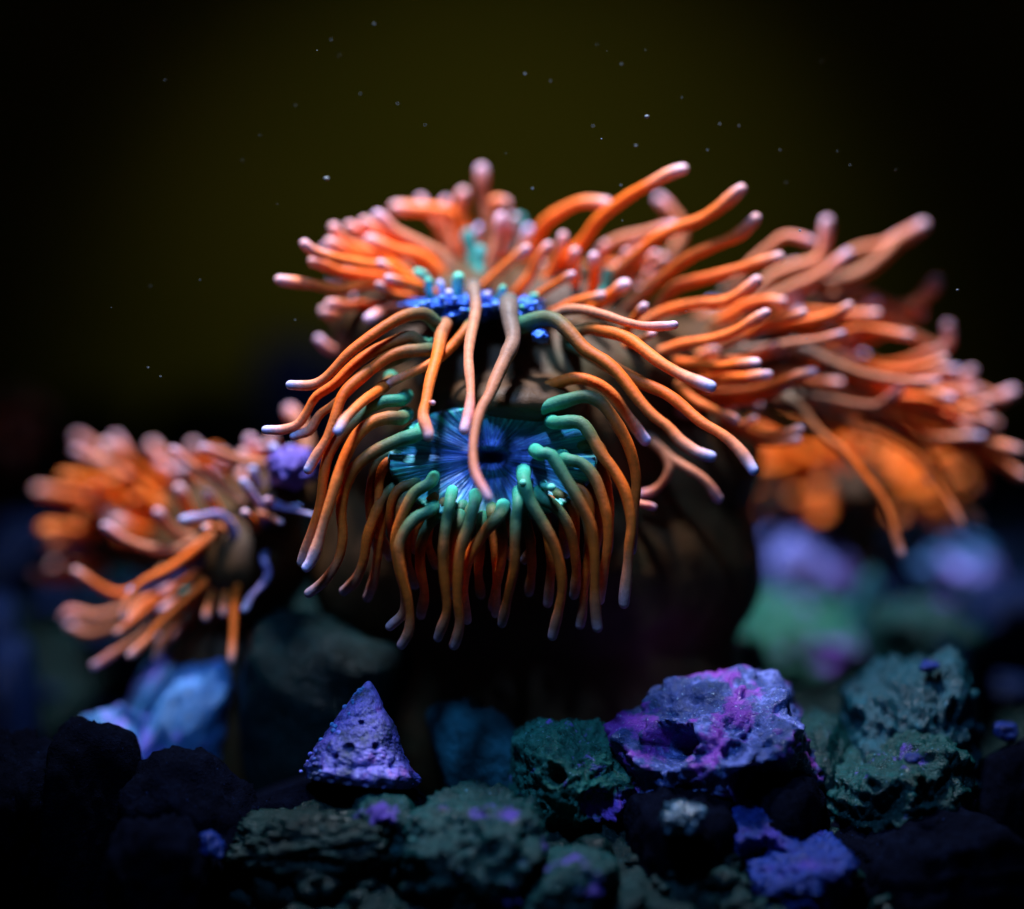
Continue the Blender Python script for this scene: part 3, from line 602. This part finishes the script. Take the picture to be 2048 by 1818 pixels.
# ---------------------------------------------------------------- rocks
def rock(label, box, y, mat, seed, depth=None, sub=5, rough=0.16, planes=14, flat=0.0, pits=(), knobs=0, to_bed=True, name='reef_rock', lean=0.0, ridges=0.0, cat='rock', smooth=.06, group='reef rocks'):
    """box: photo pixels (x0, ytop, x1, ybottom) of what shows; the rock goes on down to the seabed"""
    x0, yt, x1, yb = box; rn = random.Random(seed); k = PX(y)
    ctop, cbot = P((x0 + x1) / 2, yt, y), P((x0 + x1) / 2, yb, y)
    zt, zb = ctop.z, (min(cbot.z, bed(ctop.x, y) - .003) if to_bed else cbot.z)
    rx, rz = (x1 - x0) / 2 * k, (zt - zb) / 2; ry = (depth * 1e-4 if depth else rx * .9)
    c = Vector((ctop.x, y + ry * .25, (zt + zb) / 2))
    pl = [(Vector((rn.gauss(0, 1), rn.gauss(0, 1), rn.gauss(0, 1))).normalized(), rn.uniform(.74, 1.12)) for _ in range(planes)]
    vs, fs = ico(sub); out = []; sv = Vector((seed * 1.7, seed * .3, seed * .9))
    kn = [(Vector((rn.gauss(0, 1), rn.gauss(-.4, 1), rn.gauss(.5, 1))).normalized(), rn.uniform(.07, .18), rn.uniform(.02, .07)) for _ in range(knobs)]
    for v in vs:
        acc = 0.0
        for n_, d_ in pl:
            q = v.dot(n_)
            if q > .05: acc += (q / d_) ** 14
        acc += (abs(v.x) ** 3.6 + abs(v.y) ** 3.6 + abs(v.z) ** 3.6) ** (14 / 3.6)
        r = 1.0 / acc ** (1 / 14)
        r *= 1 + rough * .55 * noise.noise(v * 2.3 + sv) + rough * .42 * noise.noise(v * 5 + sv) - rough * .45 * abs(noise.noise(v * 8 + sv)) + rough * .22 * noise.noise(v * 16 + sv) + rough * .16 * abs(noise.noise(v * 34 + sv)) + rough * .10 * noise.noise(v * 70 + sv)
        if ridges: r *= 1 + ridges * math.sin(v.z * 26 + v.x * 6 + 2.5 * noise.noise(v * 3 + sv))
        for dn, wd, am in kn:
            a = (v - dn).length
            if a < wd: r *= 1 + am * (1 - (a / wd) ** 2)
        for dn, wd, am in pits:
            a = (v - Vector(dn).normalized()).length * (1 + .25 * noise.noise(v * 6 + sv))
            if a < wd: r *= 1 - am * (1 - (a / wd) ** 4)
            elif a < wd * 1.5: r *= 1 + .08 * (1 - (a - wd) / (wd * .5))
        q = Vector((v.x * rx, v.y * ry, v.z * rz)) * r
        q.x += lean * q.z
        out.append(q + c)
    # settle so that the top edge and the sides fill the traced box
    zs = max(p.z for p in out); xa, xb = min(p.x for p in out), max(p.x for p in out)
    X0, X1 = P(x0, (yt + yb) / 2, y).x, P(x1, (yt + yb) / 2, y).x
    g = (X1 - X0) / (xb - xa)
    out = [Vector((X0 + (p.x - xa) * g, p.y, p.z + (zt - zs) * max(0, (p.z - zb) / (zs - zb)))) for p in out]
    base = Vector((sum(p.x for p in out) / len(out), c.y, min(p.z for p in out)))
    me_off = empty('tmp', base)
    o = mesh_obj(name, out, fs, RM[mat] if isinstance(mat, str) else mat, me_off); o.parent = None; o.location = base
    bpy.data.objects.remove(me_off)
    return tag(o, label, cat, group)

rock('knobbly lavender and purple rock with a round dark hole, beside the green rocks', (1203, 1338, 1650, 1700), .006, 'hero', 51, depth=240, sub=6, rough=.20, planes=9, knobs=60,
     pits=[((-.50, -.78, .38), .24, .40), ((.30, -.9, -.02), .30, .25), ((.05, -.8, .30), .12, .12)])
rock('green rock with purple crest leaning against the lavender knobbly rock', (1010, 1440, 1290, 1700), .000, 'green_lit', 53, depth=170, sub=6, rough=.22, knobs=24, pits=[((-.35, -.9, .35), .17, .3), ((.3, -.9, -.1), .3, .3)])
rock('smooth teal slab of rock standing behind the green purple-crested rock', (850, 1400, 1055, 1640), .018, 'slab', 55, depth=130, sub=5, rough=.10, planes=10, lean=-.15)
rock('small green wedge rock at the foot of the layered blue-green rock', (1570, 1425, 1715, 1600), .012, 'green', 57, depth=120, sub=5, rough=.16)
rock('layered blue-green rock with ridged face and bright blue crest', (1690, 1308, 1985, 1520), .018, 'teal', 59, depth=220, sub=6, rough=.20, ridges=.035, knobs=20)
rock('low ridged dark green rock below the layered blue-green rock', (1640, 1468, 1960, 1620), .002, 'green', 61, depth=180, sub=6, rough=.22, ridges=.03, knobs=16)
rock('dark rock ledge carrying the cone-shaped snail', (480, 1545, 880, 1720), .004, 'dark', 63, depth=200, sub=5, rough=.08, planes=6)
rock('long low mossy green rock in front of the snail ledge', (395, 1612, 850, 1800), -.016, 'dim', 65, depth=120, sub=6, rough=.24, knobs=20)
rock('small arched rock with purple rim and dark hollow below the snail', (690, 1588, 840, 1730), -.016, 'green', 67, depth=90, sub=5, rough=.2, pits=[((.1, -.95, .1), .45, .4)])
rock('big lumpy green rock below the purple-crested green rock', (800, 1585, 1110, 1860), -.022, 'green', 69, depth=170, sub=6, rough=.24, knobs=30, pits=[((.75, -.6, -.1), .3, .3)])
rock('rounded green cobble in front of the big lumpy green rock', (1030, 1690, 1245, 1860), -.030, 'green', 71, depth=120, sub=6, rough=.16, knobs=8, lean=.3)
rock('dark hooded rock with bluish top edge below the lavender knobbly rock', (1435, 1608, 1640, 1800), -.014, 'blue', 73, depth=130, sub=5, rough=.2, pits=[((-.2, -.95, .0), .6, .4)])
rock('deep blue pitted rock below the dark hooded rock', (1490, 1690, 1720, 1860), -.024, 'blue', 75, depth=130, sub=6, rough=.26, knobs=20)
rock('shadow-black flat-topped rock in front of the pale blue blurred rock', (70, 1438, 290, 1800), .002, 'dark', 77, depth=150, sub=5, rough=.14)
rock('shadow-black rock at the dark end beside the shadow-black flat-topped rock', (-90, 1470, 130, 1860), .000, 'dark', 78, depth=160, sub=5, rough=.18)  # added to keep the edge dark where lighter seabed showed
rock('large shadow-black rock beside the snail ledge', (230, 1500, 560, 1860), -.004, 'dark', 79, depth=180, sub=5, rough=.18)
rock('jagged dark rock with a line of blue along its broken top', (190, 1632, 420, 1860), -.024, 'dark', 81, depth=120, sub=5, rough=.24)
rock('light blue nub of rock between the jagged dark rock and the mossy rock', (425, 1612, 530, 1800), -.006, 'blue', 83, depth=70, sub=5, rough=.2)
rock('tiny cyan chip of rock below the light blue nub', (388, 1660, 450, 1722), -.022, 'blue', 85, depth=40, sub=4, rough=.3, to_bed=False)
rock('shadow-black boulder in the dark corner below the ridged green rock', (1640, 1600, 2080, 1900), -.010, 'dark', 87, depth=220, sub=5, rough=.18)
rock('small bright blue pebble beside the layered blue-green rock', (1988, 1444, 2036, 1484), .014, 'blue', 89, depth=24, sub=4, rough=.2, to_bed=False)
rock('shadow-black rock carrying the small bright blue pebble', (1930, 1478, 2110, 1700), .016, 'dark', 90, depth=120, sub=5, rough=.1, planes=6)
rock('added shadow-black cobble filling the gap below the lavender knobbly rock', (1225, 1560, 1480, 1860), -.012, 'dark', 91, depth=150, sub=5, rough=.16)  # dark mass added for the shadow under the knobbly rock
rock('added shadow-black slab of rock under the lavender knobbly rock, behind the dark hooded rock', (1455, 1550, 1670, 1860), -.008, 'dark', 92, depth=140, sub=5, rough=.14)  # second dark mass added for that same shadow
rock('bright blue chip on the crest of the layered blue-green rock', (1838, 1322, 1882, 1344), .016, 'blue', 93, depth=18, sub=4, rough=.2, to_bed=False)
rock('bright blue chip at the edge of the low ridged dark green rock', (1808, 1506, 1842, 1528), -.014, 'blue', 95, depth=14, sub=4, rough=.25, to_bed=False)
rock('dark grey-teal shelf of rock under the hanging fringe of the large anemone', (470, 1222, 900, 1430), .034, 'shaded_green', 97, depth=150, sub=5, rough=.10, planes=8)
# blurred rocks behind
rock('blurred pale blue and lavender rock slab under the low sprawling anemone', (195, 1285, 475, 1480), .052, 'sky', 101, depth=240, sub=5, rough=.10, planes=8, lean=.35)
rock('blurred cyan rock behind the shadow-black flat-topped rock', (150, 1412, 310, 1510), .035, 'sky', 103, depth=120, sub=4, rough=.12)
rock('blurred violet-blue rock below the orange anemone far behind', (1515, 1050, 1715, 1190), .150, 'violet', 105, depth=200, sub=5, rough=.12, planes=5)
rock('blurred cyan-blue rock beyond the hanging tentacles', (1790, 1080, 2010, 1215), .155, 'sky', 107, depth=200, sub=5, rough=.14, lean=-.3, planes=5)
rock('blurred purple rock at the dim end of the rubble', (1940, 1165, 2120, 1290), .120, 'navy', 109, depth=160, sub=5, rough=.16, planes=5)
rock('blurred upright pale teal chip among green rubble', (1690, 1140, 1760, 1260), .122, 'slab', 111, depth=60, sub=4, rough=.14, lean=.4)
rock('blurred mossy green rock at the foot of the brown column', (1450, 1190, 1740, 1400), .125, 'green_lit', 113, depth=220, sub=5, rough=.16)
rock('blurred green stub of rock behind the lavender knobbly rock', (1450, 1275, 1545, 1400), .085, 'green_lit', 115, depth=80, sub=4, rough=.16)
rock('blurred dull green rubble rock below the cyan-blue rock', (1720, 1190, 1990, 1330), .110, 'green', 117, depth=200, sub=5, rough=.18)
rock('blurred small teal rock between the purple rock and the layered rock', (1860, 1265, 1960, 1330), .075, 'teal', 119, depth=80, sub=4, rough=.16)
rock('blurred dark blue rock behind the low sprawling anemone', (-60, 1040, 130, 1200), .16, 'navy', 121, depth=200, sub=5, rough=.14)
rock('blurred navy rock below the dark blue rock', (-60, 1190, 40, 1280), .10, 'navy', 123, depth=140, sub=4, rough=.14)
rock('blurred black and navy rock under the navy rock', (-60, 1285, 70, 1400), .08, 'navy', 125, depth=140, sub=4, rough=.14)
rock('faint grey-blue boulder far back above the low sprawling anemone', (290, 785, 570, 1000), .36, 'dim', 127, depth=500, sub=5, rough=.12)
rock('faint blue boulder far back touching the crown of the large anemone', (505, 680, 720, 950), .38, 'blue', 129, depth=420, sub=5, rough=.12)
rock('faint grey boulder far back behind the dim reddish anemone', (60, 800, 260, 1000), .39, 'dim', 131, depth=400, sub=5, rough=.12)
rock('small blurred blue stone in the shadow under the brown column', (1100, 1300, 1205, 1420), .040, 'blue', 133, depth=60, sub=4, rough=.14, lean=.4)
rock('small blurred blue-violet stone in the shadow beside the brown column', (1225, 1296, 1320, 1420), .042, 'blue', 135, depth=60, sub=4, rough=.14, lean=.4)

# glinting shell fragment
def fragment():
    m, nt, b = newmat('shell_painted_glints'); tc = N(nt, 'ShaderNodeTexCoord')
    c = ramp(nt, [(.40, (.004, .012, .02)), (.58, (.02, .07, .12)), (.74, (.45, .6, .8))], noise_(nt, 500, 4, .7, tc.outputs['Object']))  # sparse pale flecks in the base colour are painted glints
    nt.links.new(c, b.inputs['Base Color']); b.inputs['Roughness'].default_value = .18; b.inputs['Specular IOR Level'].default_value = .8
    bump_(nt, noise_(nt, 600, 3, .6, tc.outputs['Object']), 1.0, .001, b)
    rock('small glinting shell fragment lying on the shadow-black cobble', (1318, 1608, 1420, 1668), -.027, m, 141, depth=60, sub=5, rough=.5, planes=10, knobs=14, to_bed=False, name='shell_fragment', cat='shell', group=None)
fragment()

# ---------------------------------------------------------------- cone-shaped snail
def snail():
    base = P(716, 1560, -.004); apex = P(738, 1362, .000); H = (apex - base).length; rad = 118 * PX(0)
    ax = (apex - base).normalized()
    root = empty('sea_snail', base); tag(root, 'purple cone-shaped sea snail shell with knobbly fluted rim resting on dark ledge', 'snail')
    u = ax.cross(Vector((0, 1, 0))).normalized(); w_ = u.cross(ax).normalized()
    nz, na = 120, 220; vs, fs, hh = [], [], []; turns = 2.3
    for i in range(nz + 1):
        h = i / nz
        for k in range(na):
            a = 2 * math.pi * k / na
            r = (rad * (1 - h) ** 0.86 + rad * .02) * (1 - .16 * max(0, 1 - h / .10) ** 2)
            ph = (turns * (1 - (1 - h) ** .75) + a / (2 * math.pi)) % 1.0          # position within a whorl
            r += rad * (.055 * (1 - h) + .012) * (math.sin(math.pi * min(1, ph * 1.02)) ** .6 - .6 - .45 * max(0, 1 - ph * 9))
            fl = max(0, 1 - abs(ph - .16) / .16)                                   # nodes along each whorl's lower edge
            r += rad * .030 * (1 - h) * fl * math.sin(a * 21 + h * 3) * (1 if h < .3 else .3)
            if h < .16: r += rad * .085 * (1 - h / .16) * math.sin(a * 19)
            p = Vector((math.cos(a), math.sin(a), h * 3))
            r *= 1 + .10 * noise.noise(p * 1.4) + .05 * noise.fractal(p * 3, 1, 2, 5) + .025 * noise.noise(p * 16)
            for (pa, ph_, pr) in ((-1.95, .36, .045), (-1.30, .31, .07), (-1.05, .22, .04), (-2.3, .17, .04), (-1.5, .58, .03)):
                dd = math.hypot(((a - (pa % (2 * math.pi)) + math.pi) % (2 * math.pi) - math.pi) * .6 * (1 - h), h - ph_)
                if dd < pr: r -= rad * .14 * (1 - (dd / pr) ** 2)
            vs.append(base + ax * (H * h) + (u * math.cos(a) + w_ * math.sin(a)) * max(r, rad * .012)); hh.append(h)
    for q, (g, dz) in enumerate(((.90, -.035), (.6, -.03), (.05, -.01))):
        for k in range(na):
            a = 2 * math.pi * k / na; vs.append(base + ax * (H * dz) + (u * math.cos(a) + w_ * math.sin(a)) * rad * g); hh.append(0)
    def row(i): return i * na
    for i in range(nz):
        for k in range(na):
            k2 = (k + 1) % na; fs.append((row(i) + k, row(i) + k2, row(i + 1) + k2, row(i + 1) + k))
    b0 = (nz + 1) * na; order = [0, b0, b0 + na, b0 + 2 * na]
    for s, t in zip(order, order[1:]):
        for k in range(na): k2 = (k + 1) % na; fs.append((s + k2, s + k, t + k, t + k2))
    m, nt, b = newmat('snail_coralline'); tc = N(nt, 'ShaderNodeTexCoord'); v = tc.outputs['Object']
    n1 = noise_(nt, 150, 6, .75, v); n2 = noise_(nt, 900, 4, .7, v)
    c = ramp(nt, [(.36, (.004, .02, .03)), (.46, (.04, .04, .19)), (.56, (.13, .11, .48)), (.66, (.22, .07, .34))], n1)
    c = mixc(nt, ramp(nt, [(.62, (0, 0, 0)), (.72, (1, 1, 1))], n2), c, (.30, .33, .70))
    c = mixc(nt, ramp(nt, [(.30, (1, 1, 1)), (.40, (0, 0, 0))], n2), c, (.02, .03, .08))
    nt.links.new(c, b.inputs['Base Color']); b.inputs['Roughness'].default_value = .4
    bump_(nt, n2, .7, .001, b)
    mesh_obj('shell', vs, fs, m, root)
    lump(root, 'foot', 700, 1556, -.002, 80, 10, .007, RM['dark'], .1, 5, 3, 3)
    rn = random.Random(5); bumps = []
    for i in range(26):       # barnacle-like beads down the shaded right side
        a = rn.uniform(-.9, .1); h = rn.uniform(.02, .95); r = rad * (1 - h) ** .93 * 1.02 + rad * .03
        c0 = base + ax * (H * h) + (u * math.cos(a) + w_ * math.sin(a)) * r; s = rn.uniform(.0003, .0007)
        V, F = ico(2); off = len(bumps) 
        mesh_obj('bead', [c0 + q * s for q in V], F, RM['sky'], root)
snail()

# ---------------------------------------------------------------- loose gravel and drifting specks
def gravel(label, mat, n, seed, xr, yr, sr):
    rn = random.Random(seed); V, F = ico(2); vs, fs = [], []
    for i in range(n):
        x, y = rn.uniform(*xr), rn.uniform(*yr); s = rn.uniform(*sr) * rn.uniform(.5, 1); o = len(vs); sd = Vector((i * 1.3 + seed, 0, 0))
        q = Matrix.Rotation(rn.uniform(0, 6.3), 3, Vector((rn.gauss(0, 1), rn.gauss(0, 1), rn.gauss(0, 1))).normalized())
        for v in V:
            p = q @ Vector((v.x * 1.1, v.y * .85, v.z * .65)); vs.append(Vector((x, y, bed(x, y) + s * .35)) + p * s * (1 + .5 * noise.noise(v * 1.5 + sd) + .22 * noise.noise(v * 4 + sd)))
        fs += [tuple(a + o for a in f) for f in F]
    tag(mesh_obj('gravel', vs, fs, RM[mat]), label, 'gravel', kind='stuff')
gravel('dark greenish rubble lying loose between the front rocks', 'shaded_green', 600, 77, (-.07, .09), (-.055, .03), (.001, .0050))
gravel('blue-black rubble scattered in the hollow and on the shelf behind', 'navy', 600, 78, (-.18, .20), (.03, .30), (.002, .008))
def specks():
    m, nt, b = newmat('drifting_speck'); b.inputs['Base Color'].default_value = (.16, .18, .19, 1); b.inputs['Roughness'].default_value = .5
    rn = random.Random(3); V, F = ico(2); vs, fs = [], []
    pos = [(748, 48, 5, 0), (1050, 148, 6, 0), (1243, 128, 5, 0), (1272, 291, 5, 0), (1186, 252, 5, 0), (1065, 377, 6, 0), (1242, 371, 6, 0), (1440, 248, 5, 0), (1478, 252, 4, 0), (653, 357, 13, .022), (1294, 233, 10, .018), (1203, 278, 6, .012), (1915, 580, 6, .004), (1600, 461, 8, .010), (296, 735, 5, 0), (321, 753, 5, 0), (721, 188, 4, 0), (795, 207, 4, 0), (1101, 162, 4, 0), (330, 160, 3, 0), (520, 270, 3, 0), (850, 250, 3, 0), (400, 560, 4, 0), (590, 640, 3, 0), (1700, 330, 4, 0), (1560, 300, 3, 0), (1415, 300, 4, 0)]
    for i in range(26): pos.append((rn.uniform(150, 1850), rn.uniform(60, 700), rn.uniform(1.5, 3.2), rn.uniform(-.01, .012)))
    for x, y, s, d in pos:
        c = P(x, y, d); r = s * .38 * PX(d); o = len(vs); e = Vector((rn.uniform(.7, 1.5), 1, rn.uniform(.6, 1)))
        vs += [c + Vector((v.x * e.x, v.y * e.y, v.z * e.z)) * r for v in V]; fs += [tuple(a + o for a in f) for f in F]
    tag(mesh_obj('drifting_specks', vs, fs, m), 'tiny pale specks drifting in the water above the anemone', 'specks', kind='stuff')
specks()
